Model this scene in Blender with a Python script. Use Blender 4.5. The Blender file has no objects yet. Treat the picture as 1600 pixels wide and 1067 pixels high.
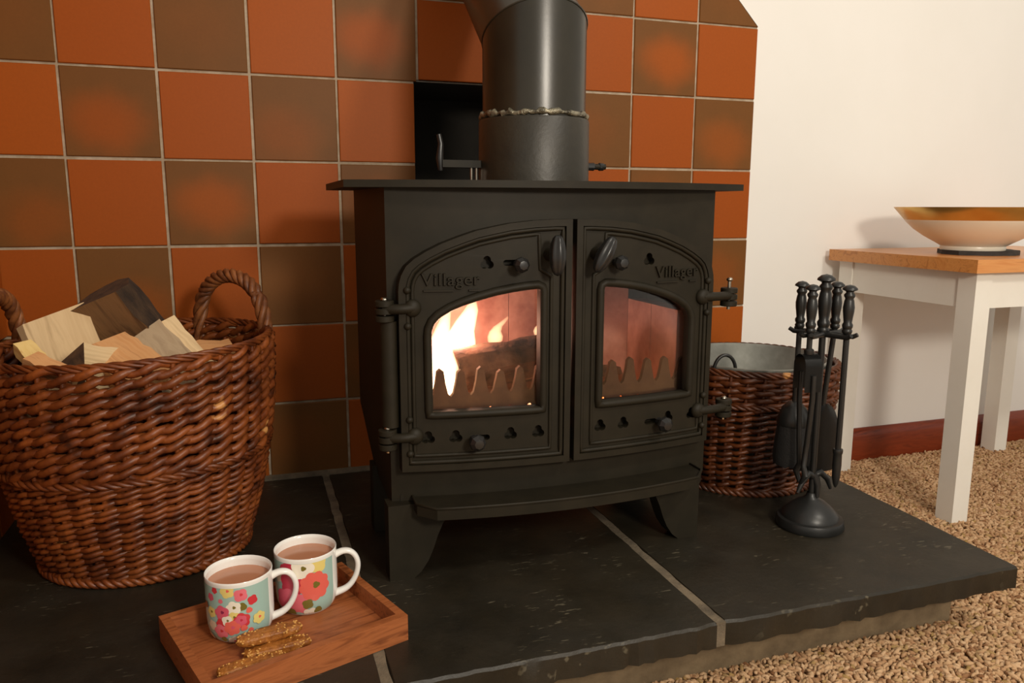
import bpy, bmesh, math, random
import numpy as np
from mathutils import Vector, Matrix
from mathutils.geometry import tessellate_polygon
random.seed(7)
rng = np.random.default_rng(5)
SC = bpy.context.scene
COL = SC.collection
PI = math.pi

# ------------------------------------------------------------------ camera
pitch, yaw, roll = -0.1712, 0.3258, 0.0021
fwd = Vector((math.sin(yaw)*math.cos(pitch), math.cos(yaw)*math.cos(pitch), math.sin(pitch)))
rgt = Vector((math.cos(yaw), -math.sin(yaw), 0))
upv = rgt.cross(fwd)
r2 = rgt*math.cos(roll)+upv*math.sin(roll)
u2 = -rgt*math.sin(roll)+upv*math.cos(roll)
cam_d = bpy.data.cameras.new('camera'); cam = bpy.data.objects.new('camera', cam_d); COL.objects.link(cam)
M = Matrix.Identity(4)
for i in range(3):
    M[i][0] = r2[i]; M[i][1] = u2[i]; M[i][2] = -fwd[i]
M.translation = Vector((0.2942, -1.585, 0.6575))
cam.matrix_world = M
cam_d.sensor_width = 36; cam_d.lens = 36*1216.6/1600; cam_d.clip_start = .01
SC.camera = cam

# ------------------------------------------------------------------ world, lamps, exposure
w = bpy.data.worlds.new('room_light'); SC.world = w; w.use_nodes = True
bg = w.node_tree.nodes['Background']; bg.inputs[0].default_value = (1, .93, .82, 1); bg.inputs[1].default_value = .56
def lamp(name, loc, power, colr, rad):
    d = bpy.data.lights.new(name, 'POINT'); d.energy = power; d.color = colr; d.shadow_soft_size = rad
    o = bpy.data.objects.new(name, d); o.location = loc; COL.objects.link(o); return o
lamp('table_lamp_offscreen', (.90, -2.25, 1.12), 72, (1, .90, .76), .13)
lamp('ceiling_lamp_offscreen', (1.6, -2.0, 2.2), 66, (1, .91, .78), .16)
SC.view_settings.view_transform = 'Standard'; SC.view_settings.look = 'None'
SC.view_settings.exposure = 0; SC.view_settings.gamma = 1; SC.view_settings.use_curve_mapping = False

# ------------------------------------------------------------------ materials
def lin(c):
    return tuple((x/255/12.92 if x/255 <= .04045 else ((x/255+.055)/1.055)**2.4) for x in c)+(1,)
class Mat:
    def __init__(s, name, base=(128,128,128), rough=.5, metal=0, spec=.5, coat=0):
        s.m = bpy.data.materials.new(name); s.m.use_nodes = True
        s.n = s.m.node_tree.nodes; s.l = s.m.node_tree.links
        s.b = s.n['Principled BSDF']
        s.b.inputs['Base Color'].default_value = lin(base); s.b.inputs['Roughness'].default_value = rough
        s.b.inputs['Metallic'].default_value = metal; s.b.inputs['Specular IOR Level'].default_value = spec
        s.b.inputs['Coat Weight'].default_value = coat
    def node(s, t, **kw):
        n = s.n.new(t)
        for k, v in kw.items():
            if k in n.inputs: n.inputs[k].default_value = v
            else: setattr(n, k, v)
        return n
    def coord(s, kind='Object', scale=(1,1,1), rot=(0,0,0)):
        t = s.n.new('ShaderNodeTexCoord'); mp = s.n.new('ShaderNodeMapping')
        mp.inputs['Scale'].default_value = scale; mp.inputs['Rotation'].default_value = rot
        s.l.new(t.outputs[kind], mp.inputs[0]); return mp.outputs[0]
    def noise(s, vec, scale, detail=3, rough=.5, dist=0):
        n = s.node('ShaderNodeTexNoise', Scale=scale, Detail=detail, Roughness=rough, Distortion=dist)
        if vec is not None: s.l.new(vec, n.inputs['Vector'])
        return n.outputs['Fac']
    def ramp(s, fac, stops, interp='LINEAR'):
        r = s.n.new('ShaderNodeValToRGB'); r.color_ramp.interpolation = interp
        e = r.color_ramp.elements
        while len(e) < len(stops): e.new(.5)
        for k, (p, c) in enumerate(stops):
            e[k].position = p; e[k].color = lin(c) if len(c) == 3 else c
        s.l.new(fac, r.inputs[0]); return r.outputs[0]
    def mix(s, fac, a, b, mode='MIX'):
        m = s.n.new('ShaderNodeMix'); m.data_type = 'RGBA'; m.blend_type = mode
        for sock, v in ((m.inputs[0], fac), (m.inputs[6], a), (m.inputs[7], b)):
            if isinstance(v, (int, float)): sock.default_value = v
            elif isinstance(v, tuple): sock.default_value = v if len(v) == 4 else lin(v)
            else: s.l.new(v, sock)
        return m.outputs[2]
    def math(s, op, a, b=0., c=None):
        m = s.n.new('ShaderNodeMath'); m.operation = op
        for k, v in enumerate((a, b) if c is None else (a, b, c)):
            if isinstance(v, (int, float)): m.inputs[k].default_value = v
            else: s.l.new(v, m.inputs[k])
        return m.outputs[0]
    def color(s, o): s.l.new(o, s.b.inputs['Base Color']); return s
    def roughness(s, o): s.l.new(o, s.b.inputs['Roughness']); return s
    def bump(s, h, strength=.3, dist=.002):
        b = s.node('ShaderNodeBump', Strength=strength, Distance=dist)
        s.l.new(h, b.inputs['Height']); s.l.new(b.outputs[0], s.b.inputs['Normal']); return s
    def rand(s): return s.n.new('ShaderNodeObjectInfo').outputs['Random']
MT = {}
def M_noise(key, c1, c2, scale, rough=.5, bump=.15, bscale=None, bdist=.001, metal=0, spec=.5, stretch=(1,1,1), lo=.35, hi=.65):
    m = Mat(key, c1, rough, metal, spec); v = m.coord('Object', stretch)
    m.color(m.ramp(m.noise(v, scale, 4, .6), [(lo, c1), (hi, c2)]))
    if bump: m.bump(m.noise(v, bscale or scale*3, 3, .6), bump, bdist)
    MT[key] = m.m; return m
M_noise('plaster', (243,241,237), (240,238,233), 3, .7, .05, 60, .0006)
M_noise('grout', (186,170,148), (160,140,115), 40, .9, .4, 300, .0008)
M_noise('mortar', (118,104,84), (84,74,60), 30, .9, .6, 220, .002)
M_noise('iron', (38,33,23), (32,28,19), 25, .55, .12, 900, .0004, spec=.2)
M_noise('iron_smooth', (38,37,36), (30,29,28), 30, .3, .05, 300, .0003)
M_noise('iron_flue', (44,40,30), (34,31,23), 10, .30, .12, 60, .0008)
M_noise('flue_collar', (46,41,30), (36,32,23), 18, .45, .3, 120, .0012)
M_noise('soot', (42,38,32), (32,29,24), 8, .95, .3, 60, .002)
M_noise('companion', (34,34,33), (27,27,26), 30, .38, .15, 200, .0006)
M_noise('steel', (190,180,165), (170,160,145), 60, .25, .0, metal=1)
M_noise('cement', (150,142,120), (60,56,46), 90, .3, .8, 180, .003, metal=.5)
M_noise('plinth', (124,106,80), (98,82,60), 25, .9, .5, 120, .002)
M_noise('firebrick', (200,156,140), (150,104,92), 14, .95, .3, 80, .002)
M_noise('fire_iron', (96,70,50), (76,52,38), 30, .8, .3, 120, .001)
M_noise('white_paint', (236,233,224), (232,228,218), 10, .45, .04, 80, .0004)
M_noise('cream', (240,232,214), (236,227,208), 6, .3, .03)
M_noise('zinc', (150,150,142), (118,118,110), 16, .5, .08, 60, .0005, metal=.35)
M_noise('bristle', (26,24,22), (18,16,15), 60, .8, .5, 400, .002)
M_noise('coaster', (52,50,47), (36,34,32), 40, .7, .5, 160, .002)
# slate
m = Mat('slate', (40,36,28), .48, spec=.45); v = m.coord('Object')
c = m.ramp(m.noise(v, 6, 6, .65), [(.3, (24,22,15)), (.7, (48,42,31))])
sv = m.coord('Object', (14, 60, 14), (0,0,.6))
scr = m.ramp(m.noise(sv, 4.0, 2, .5), [(.64, (0,0,0)), (.70, (255,255,255))])
sv2 = m.noise(v, 9, 2)
scr2 = m.math('MULTIPLY', scr, m.ramp(sv2, [(.5, (0,0,0)), (.62, (255,255,255))]))
m.color(m.mix(m.math('MULTIPLY', scr2, .5), c, (120,112,92)))
m.roughness(m.ramp(m.noise(v, 10, 4), [(.3, (.38,)*3+(1,)), (.7, (.58,)*3+(1,))]))
m.bump(m.noise(v, 30, 8, .7), .45, .003); MT['slate'] = m.m
# tiles: orange, and brown with a fired-on orange flash whose place is set per tile
def tile_mat(key, brown):
    m = Mat(key, (160,80,40), .5, spec=.18); v = m.coord('Object'); r = m.rand()
    fine = m.noise(v, 220, 2)
    orange = m.mix(r, (170,85,22), (161,78,20))
    orange = m.mix(m.ramp(m.noise(v, 12, 3), [(.35,(0,0,0)),(.7,(90,90,90))]), orange, (152,77,22))
    if brown:
        dark = m.mix(m.noise(v, 14, 3), (124,80,38), (112,72,33))
        a = m.node('ShaderNodeAttribute', attribute_type='OBJECT', attribute_name='flash').outputs['Fac']
        ax = m.node('ShaderNodeAttribute', attribute_type='OBJECT', attribute_name='flash_x').outputs['Fac']
        az = m.node('ShaderNodeAttribute', attribute_type='OBJECT', attribute_name='flash_z').outputs['Fac']
        t = m.n.new('ShaderNodeTexCoord'); sp = m.n.new('ShaderNodeSeparateXYZ'); m.l.new(t.outputs['Object'], sp.inputs[0])
        dx = m.math('DIVIDE', m.math('SUBTRACT', sp.outputs[0], ax), .100)
        dz = m.math('DIVIDE', m.math('SUBTRACT', sp.outputs[2], az), .074)
        d = m.math('SQRT', m.math('ADD', m.math('MULTIPLY', dx, dx), m.math('MULTIPLY', dz, dz)))
        d = m.math('ADD', d, m.math('MULTIPLY', m.math('SUBTRACT', m.noise(v, 14, 2), .5), .5))
        f = m.math('MULTIPLY', m.ramp(d, [(.2, (225,225,225)), (1.0, (0,0,0))], 'EASE'), a)
        col = m.mix(f, dark, orange)
    else: col = orange
    m.color(m.mix(m.math('MULTIPLY', fine, .18), col, (70,40,16))); m.bump(fine, .12, .0006); MT[key] = m.m
tile_mat('tile_orange', False); tile_mat('tile_brown', True)
# wood
def wood(key, stops, stretch, scale=6, rough=.4, dist=2.2, bump=.1, spec=.4):
    m = Mat(key, stops[0][1], rough, spec=spec); v = m.coord('Object', stretch)
    n = m.noise(v, scale, 5, .6, dist); m.color(m.ramp(n, stops)); m.bump(n, bump, .001); MT[key] = m.m; return m
wood('pine_x', [(.3,(202,130,66)),(.5,(216,150,84)),(.7,(176,106,50))], (1.2,14,14), 3, .3, spec=.6)
wood('pine_y', [(.3,(196,122,58)),(.5,(212,140,72)),(.7,(160,90,42))], (14,1.2,14), 3, .3, spec=.6)
wood('tray_wood', [(.3,(128,70,36)),(.5,(164,96,54)),(.7,(108,56,28))], (1.4,16,16), 3, .42)
wood('mahogany', [(.3,(112,42,20)),(.55,(134,56,28)),(.75,(80,28,16))], (1.5,12,12), 3, .28)
for k, st in (('log_pale', [(.3,(206,176,132)),(.5,(222,194,150)),(.7,(176,146,106))]),
              ('log_tan', [(.3,(196,136,84)),(.5,(208,156,104)),(.7,(160,100,58))]),
              ('log_grey', [(.3,(164,140,110)),(.5,(178,156,126)),(.7,(136,112,86))]),
              ('log_dark', [(.3,(112,82,52)),(.5,(136,102,66)),(.7,(74,52,34))]),
              ('log_yellow', [(.3,(220,186,112)),(.5,(230,200,132)),(.7,(196,152,84))])):
    wood(k, st, (26,26,2.2), 1.6, .8, 1.2, .3)
M_noise('bark', (74,52,32), (36,24,15), 40, .95, 1, 90, .006, stretch=(1,1,.4))
M_noise('end_grain', (92,66,42), (58,40,26), 60, .9, .5, 200, .001)
M_noise('charred', (120,84,64), (60,40,32), 30, .95, .8, 60, .004)
# wicker
def wick(key, stops, extra=.75):
    m = Mat(key, stops[0][1], .42, spec=.45); v = m.coord('Object', (1,1,1)); r = m.rand()
    n = m.noise(v, 26, 3, .6)
    c = m.ramp(n, stops)
    c = m.mix(m.math('MULTIPLY', r, .45), c, (54,26,12))
    c = m.mix(m.ramp(m.noise(v, 17, 2), [(extra, (0,0,0)), (extra+.03, (255,255,255))]), c, (198,140,80))
    m.color(c); m.bump(m.noise(v, 240, 3), .25, .001); MT[key] = m.m
wick('wicker', [(.28,(58,26,10)),(.45,(116,56,22)),(.6,(150,80,34)),(.75,(84,38,15))], .70)
wick('wicker_dark', [(.28,(46,22,9)),(.45,(80,39,16)),(.6,(112,58,26)),(.75,(54,26,11))], .74)
M_noise('handle_wicker', (150,92,48), (96,52,26), 45, .5, .4, 200, .001)
# china, tea, biscuit
MT['china'] = Mat('china', (238,236,230), .12, spec=.6).m
m = Mat('tea', (186,128,96), .15, spec=.5); MT['tea'] = m.m
m = M_noise('biscuit', (178,112,44), (128,72,22), 90, .5, .8, 160, .003); 
MT['seed'] = Mat('seed', (206,152,78), .5).m
PRINT = {}
def pcol(key, rgb):
    PRINT[key] = Mat('print_'+key, rgb, .14, spec=.6).m
for k, cc in dict(teal=(160,190,180), yellow=(228,206,122), pink=(226,112,124), red=(204,60,66), white=(238,230,212), olive=(120,108,48), coral=(228,104,90), purple=(138,44,78), pale=(216,196,170), crimson=(190,48,72), rose=(214,92,112), brown=(120,70,50)).items(): pcol(k, cc)
m = Mat('gold', (214,170,90), .28, metal=.8); v = m.coord('Object')
m.color(m.ramp(m.noise(v, 9, 3), [(.35,(226,186,108)),(.65,(200,152,76))])); MT['gold'] = m.m
# carpet
m = Mat('carpet_base', (150,118,84), .95, spec=.1); v = m.coord('Object')
m.color(m.ramp(m.noise(v, 160, 3), [(.35,(140,106,74)),(.65,(180,144,104))])); MT['carpet_base'] = m.m
m = Mat('carpet_pile', (186,150,112), .95, spec=.1)
at = m.node('ShaderNodeAttribute', attribute_name='tint')
m.color(m.ramp(at.outputs['Fac'], [(0,(132,92,62)),(.08,(178,136,100)),(.5,(206,168,128)),(.85,(216,180,142)),(1,(168,136,84))]))
m.bump(m.noise(m.coord('Object'), 700, 3, .7), .8, .002); MT['carpet_pile'] = m.m
# stove glass: clear pane with a real surface reflection
m = bpy.data.materials.new('stove_glass'); m.use_nodes = True; nt = m.node_tree; nt.nodes.clear()
o = nt.nodes.new('ShaderNodeOutputMaterial'); mx = nt.nodes.new('ShaderNodeMixShader'); tr = nt.nodes.new('ShaderNodeBsdfTransparent')
gl = nt.nodes.new('ShaderNodeBsdfGlossy'); fr = nt.nodes.new('ShaderNodeFresnel'); fr.inputs[0].default_value = 1.45
tr.inputs[0].default_value = (.94,.90,.87,1); gl.inputs['Roughness'].default_value = .12
nt.links.new(fr.outputs[0], mx.inputs[0]); nt.links.new(tr.outputs[0], mx.inputs[1]); nt.links.new(gl.outputs[0], mx.inputs[2]); nt.links.new(mx.outputs[0], o.inputs[0])
MT['glass'] = m
def flame_mat(key, colr, strength):
    m = bpy.data.materials.new(key); m.use_nodes = True; nt = m.node_tree; nt.nodes.clear()
    o = nt.nodes.new('ShaderNodeOutputMaterial'); e = nt.nodes.new('ShaderNodeEmission')
    e.inputs[0].default_value = colr; e.inputs[1].default_value = strength
    nt.links.new(e.outputs[0], o.inputs['Volume']); MT[key] = m
flame_mat('flame_hot', (1,.72,.42,1), 190)
flame_mat('flame_soft', (1,.62,.34,1), 150)
m = Mat('ember', (60,30,20), .9); v = m.coord('Object')
e = m.ramp(m.noise(v, 55, 3), [(.45,(20,4,2)),(.6,(255,120,50)),(.75,(255,200,150))])
m.l.new(e, m.b.inputs['Emission Color']); m.b.inputs['Emission Strength'].default_value = 4; MT['ember'] = m.m

# ------------------------------------------------------------------ mesh helpers
def tag(o, label=None, cat=None, group=None, kind=None):
    if label: o['label'] = label
    if cat: o['category'] = cat
    if group: o['group'] = group
    if kind: o['kind'] = kind
    return o
def empty(name, loc, label=None, cat=None, group=None, kind=None):
    o = bpy.data.objects.new(name, None); o.location = loc; o.empty_display_size = .05; COL.objects.link(o)
    return tag(o, label, cat, group, kind)
def root_loc(o):
    v = Vector((0,0,0))
    while o is not None: v += o.location; o = o.parent
    return v
def put(name, bm, mat, parent=None, loc=None, sharp=35, bevel=0, seg=2):
    """link a bmesh given in world coordinates as ONE object (child of parent, or top-level with origin loc)"""
    if bevel:
        eds = [e for e in bm.edges if len(e.link_faces) == 2 and e.calc_face_angle(0) > .6]
        bmesh.ops.bevel(bm, geom=eds, offset=bevel, segments=seg, affect='EDGES', clamp_overlap=True, profile=.5)
    off = root_loc(parent) if parent is not None else Vector((0,0,0))
    if loc is not None: off = off*0 + Vector(loc)
    bmesh.ops.translate(bm, verts=bm.verts, vec=-off)
    bmesh.ops.recalc_face_normals(bm, faces=bm.faces)
    me = bpy.data.meshes.new(name); bm.to_mesh(me); bm.free()
    for p in me.polygons: p.use_smooth = True
    me.set_sharp_from_angle(angle=math.radians(sharp))
    if isinstance(mat, str): me.materials.append(MT[mat])
    elif isinstance(mat, (list, tuple)):
        for q in mat: me.materials.append(MT[q] if isinstance(q, str) else q)
    o = bpy.data.objects.new(name, me); COL.objects.link(o)
    if parent is not None:
        o.parent = parent
        if loc is not None: o.location = Vector(loc)-root_loc(parent)
    elif loc is not None: o.location = loc
    return o
NB = bmesh.new
def box(bm, x0, x1, y0, y1, z0, z1, mtx=None):
    vs = [bm.verts.new(p) for p in ((x0,y0,z0),(x1,y0,z0),(x1,y1,z0),(x0,y1,z0),(x0,y0,z1),(x1,y0,z1),(x1,y1,z1),(x0,y1,z1))]
    for f in ((0,3,2,1),(4,5,6,7),(0,1,5,4),(1,2,6,5),(2,3,7,6),(3,0,4,7)): bm.faces.new([vs[i] for i in f])
    if mtx is not None: bmesh.ops.transform(bm, matrix=mtx, verts=vs)
    return vs
def tube(bm, pts, r, n=8, closed=False, cap=True):
    pts = [Vector(p) for p in pts]; L = len(pts); rs = r if isinstance(r, (list, tuple, np.ndarray)) else [r]*L
    rings = []; prev = None
    for i, p in enumerate(pts):
        a = pts[(i-1) % L] if (closed or i > 0) else p; b = pts[(i+1) % L] if (closed or i < L-1) else p
        t = (b-a).normalized()
        if prev is None:
            h = Vector((0,0,1)) if abs(t.z) < .9 else Vector((1,0,0)); u = t.cross(h).normalized()
        else: u = (prev-t*prev.dot(t)).normalized()
        prev = u; v = t.cross(u)
        rings.append([bm.verts.new(p+(u*math.cos(2*PI*k/n)+v*math.sin(2*PI*k/n))*rs[i]) for k in range(n)])
    for i in range(L if closed else L-1):
        A = rings[i]; B = rings[(i+1) % L]
        for k in range(n): bm.faces.new((A[k], A[(k+1) % n], B[(k+1) % n], B[k]))
    if cap and not closed:
        bm.faces.new(rings[0][::-1]); bm.faces.new(rings[-1])
def lathe(bm, prof, n=24, mtx=None, cap=True):
    rings = []
    for r, z in prof:
        rings.append([bm.verts.new((r*math.cos(2*PI*k/n), r*math.sin(2*PI*k/n), z)) for k in range(n)] if r > 1e-6 else [bm.verts.new((0,0,z))])
    for A, B in zip(rings, rings[1:]):
        for k in range(n):
            k2 = (k+1) % n
            if len(A) == 1 and len(B) > 1: bm.faces.new((A[0], B[k], B[k2]))
            elif len(B) == 1 and len(A) > 1: bm.faces.new((A[k], A[k2], B[0]))
            elif len(A) > 1: bm.faces.new((A[k], A[k2], B[k2], B[k]))
    if cap:
        for R in (rings[0], rings[-1]):
            if len(R) > 1: bm.faces.new(R)
    vs = [v for R in rings for v in R]
    if mtx is not None: bmesh.ops.transform(bm, matrix=mtx, verts=vs)
    return vs
def plate(bm, loops, f0, f1):
    """solid between two depth surfaces: loops of (a,b), f0/f1 map (a,b) to a 3D point"""
    loops = [[Vector((a, b, 0)) for a, b in L] for L in loops]
    tris = tessellate_polygon(loops); flat = [p for L in loops for p in L]
    F = [bm.verts.new(f0(p.x, p.y)) for p in flat]; B = [bm.verts.new(f1(p.x, p.y)) for p in flat]
    for t in tris:
        try: bm.faces.new([F[i] for i in t]); bm.faces.new([B[i] for i in reversed(t)])
        except ValueError: pass
    k = 0
    for L in loops:
        n = len(L)
        for i in range(n):
            a, b = k+i, k+(i+1) % n
            bm.faces.new((F[a], F[b], B[b], B[a]))
        k += n
def prism(bm, poly, y0, y1): plate(bm, [poly], lambda a, b: (a, y0, b), lambda a, b: (a, y1, b))
def prismz(bm, poly, z0, z1): plate(bm, [poly], lambda a, b: (a, b, z0), lambda a, b: (a, b, z1))
def clip(poly, nx, ny, d):
    """keep nx*x+ny*y <= d"""
    out = []
    for i in range(len(poly)):
        p, q = poly[i], poly[(i+1) % len(poly)]
        sp, sq = nx*p[0]+ny*p[1]-d, nx*q[0]+ny*q[1]-d
        if sp <= 0: out.append(p)
        if sp*sq < 0:
            t = sp/(sp-sq); out.append((p[0]+t*(q[0]-p[0]), p[1]+t*(q[1]-p[1])))
    return out
def inset(poly, d):
    n = len(poly); area = sum(poly[i][0]*poly[(i+1) % n][1]-poly[(i+1) % n][0]*poly[i][1] for i in range(n))
    sg = 1 if area > 0 else -1; out = []
    for i in range(n):
        p0, p1, p2 = Vector(poly[i-1]), Vector(poly[i]), Vector(poly[(i+1) % n])
        e1 = (p1-p0).normalized(); e2 = (p2-p1).normalized()
        n1 = Vector((-e1.y, e1.x))*sg; n2 = Vector((-e2.y, e2.x))*sg
        b = (n1+n2); b = b/max(.3, b.length_squared)*2
        q = p1+b*d; out.append((q.x, q.y))
    return out
def dense(poly, step):
    out = []
    for i in range(len(poly)):
        a, b = Vector(poly[i]), Vector(poly[(i+1) % len(poly)]); k = max(1, int((b-a).length/step))
        for j in range(k): q = a.lerp(b, j/k); out.append((q.x, q.y))
    return out
def ring2(cx, cz, r, n=16, ry=None): return [(cx+r*math.cos(2*PI*k/n), cz+(ry or r)*math.sin(2*PI*k/n)) for k in range(n)]
def cutx(bm, xs):
    for x in xs: bmesh.ops.bisect_plane(bm, geom=bm.verts[:]+bm.edges[:]+bm.faces[:], plane_co=(x,0,0), plane_no=(1,0,0))
def ellipsoid(bm, c, rx, ry, rz, u=14, v=10, mtx=None):
    vs = lathe(bm, [(math.sin(PI*i/v), -math.cos(PI*i/v)) for i in range(v+1)], u, cap=False)
    m = Matrix.Translation(c) @ (mtx or Matrix.Identity(4)) @ Matrix.Diagonal((rx, ry, rz, 1))
    bmesh.ops.transform(bm, matrix=m, verts=vs); return vs

S = .157; HZ = .117           # tile pitch, hearth top
def U(u): return u*S
def Wz(r): return (6.72-r)*S   # height of tile row line r
XL = -.126                     # corner with the left wall
# ------------------------------------------------------------------ walls
HX0, HX1, HT, HB = U(3.955), U(6.0), Wz(.96), Wz(3.0)
wb = NB()
plate(wb, [[(XL-.15, -.02), (3.2, -.02), (3.2, 2.3), (XL-.15, 2.3)], [(HX0, HB), (HX0, HT), (HX1, HT), (HX1, HB)]],
      lambda a, b: (a, 0, b), lambda a, b: (a, .02, b))
wall = put('wall_back', wb, 'plaster', loc=(0,0,0)); tag(wall, 'white plaster wall with a tiled fireplace panel behind the stove', 'wall', kind='structure')
b = NB()   # soot-dark recess behind the hole
x0, x1, d = HX0, HX1, .28
for q in (((x0-.03,.02,HB-.03),(x0,d,HT)), ((x1,.02,HB-.03),(x1+.03,d,HT)), ((x0-.03,.02,HT),(x1+.03,d,HT+.03)), ((x0,.02,HB-.03),(x1,d,HB)), ((x0-.03,d,HB-.03),(x1+.03,d+.03,HT+.03))):
    box(b, q[0][0], q[1][0], q[0][1], q[1][1], q[0][2], q[1][2])
put('flue_recess', b, 'soot', wall)
# grout bed (a thin slab with the panel's outline) and the tiles
XR = U(8.985); CUT = XR+Wz(-.02)      # 45 degree clipped corner: x+z <= CUT
bed = clip(clip([(XL, HZ-.01), (U(9.3), HZ-.01), (U(9.3), Wz(-3)), (XL, Wz(-3))], 1, 0, XR), 1, 1, CUT)
b = NB(); plate(b, [bed, [(HX0,HB),(HX0,HT),(HX1,HT),(HX1,HB)]], lambda a, c: (a, -.0065, c), lambda a, c: (a, .004, c)); put('grout_bed', b, 'grout', wall)
G = .0024
flash = {(0,1):(1,-.008,-.018),(1,2):(1,.004,-.004),(2,1):(.45,-.02,-.03),(3,0):(1.1,-.014,-.004),(7,0):(1.15,.010,-.006),(8,1):(.7,.0,-.02),(-1,2):(.55,.03,-.03),(0,3):(.6,.02,-.035),(2,3):(.1,0,0),(1,0):(.12,0,0),(6,1):(.25,-.03,0),(-1,0):(.12,0,0),(8,3):(.5,0,0),(3,2):(.5,0,0),(4,-1):(.2,0,0),(6,-1):(.2,0,0),(8,-1):(.12,0,0)}
tile_cache = {}
def tile_piece(poly, cx, cz, key, mat, parent, side=False):
    me = tile_cache.get(key)
    if me is None:
        b = NB(); inn = inset(poly, .0014); n = len(poly)
        f = (lambda a, c, d: (a, -d, c)) if not side else (lambda a, c, d: (d, a, c))
        R = [[b.verts.new(f(a-cx, c-cz, d)) for a, c in P] for P, d in ((poly, .0), (poly, .0088), (inn, .0102))]
        for A, B in zip(R, R[1:]):
            for k in range(n): b.faces.new((A[k], A[(k+1) % n], B[(k+1) % n], B[k]))
        b.faces.new(R[2]); bmesh.ops.recalc_face_normals(b, faces=b.faces)
        me = bpy.data.meshes.new('tile'); b.to_mesh(me); b.free(); me.materials.append(MT[mat])
        if key[0] == 'full': tile_cache[key] = me
    o = bpy.data.objects.new('tile', me); COL.objects.link(o); o.parent = parent
    return o
for r in range(-3, 6):
    for c in range(-1, 9):
        jx, jz = random.uniform(-.0007, .0007), random.uniform(-.0007, .0007)
        P = [(U(c)+G+jx, Wz(r+1)+G+jz), (U(c+1)-G+jx, Wz(r+1)+G+jz), (U(c+1)-G+jx, Wz(r)-G+jz), (U(c)+G+jx, Wz(r)-G+jz)]
        P0 = P
        P = clip(P, -1, 0, -(XL+.004)); P = clip(P, 1, 0, XR-.0005); P = clip(P, 1, 1, CUT-.001)
        if c in (4, 5) and 1 <= r <= 2: continue
        if c == 3 and 1 <= r <= 2: P = clip(P, 1, 0, HX0)
        if c in (4, 5) and r == 0: P = [(a, min(z, HT) if False else (HT if z < Wz(.9) else z)) for a, z in P]
        if len(P) < 3: continue
        cx, cz = U(c+.5), Wz(r+.5); br = (c+r) % 2 != 0
        cut = (P != P0)
        o = tile_piece([(a-jx, z-jz) for a, z in P] if not cut else P, cx, cz, ('cut',) if cut else ('full', br), 'tile_brown' if br else 'tile_orange', wall)
        o.location = (cx+(0 if cut else jx), random.uniform(-.0005, .0003), cz+(0 if cut else jz))
        f = flash.get((c, r), (random.choice((0, .25, .5)), random.uniform(-.03,.03), random.uniform(-.03,.02)))
        o['flash'], o['flash_x'], o['flash_z'] = float(f[0]), float(f[1]), float(f[2])
# left return wall
b = NB(); box(b, XL-.06, XL, -.95, 0, -.02, 2.3); wl = put('wall_left', b, 'grout', loc=(XL,0,0)); tag(wl, 'tiled return wall beside the log basket', 'wall', kind='structure')
for r in range(-3, 6):
    for c in range(6):
        y1 = -.012-c*S; P = [(y1-S+2*G, Wz(r+1)+G), (y1, Wz(r+1)+G), (y1, Wz(r)-G), (y1-S+2*G, Wz(r)-G)]
        br = (c+r) % 2 == 0; cy, cz = y1-S/2+G, Wz(r+.5)
        o = tile_piece(P, cy, cz, ('full', 'side', br), 'tile_brown' if br else 'tile_orange', wl, True); o.location = (0, cy, cz)
        o['flash'] = .3; o['flash_x'] = 0.; o['flash_z'] = 0.
# skirting
b = NB(); sk = [(0,.0),(-.018,.0),(-.018,.068),(-.015,.078),(-.008,.084),(-.004,.087),(0,.087)]
plate(b, [sk], lambda a, c: (U(9.02), a-.0005, c), lambda a, c: (3.2, a-.0005, c))
bb = put('baseboard_back', b, 'mahogany', loc=(2.2,0,0)); tag(bb, 'dark red-brown varnished wooden skirting board along the white wall', 'skirting board', kind='structure')
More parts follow.
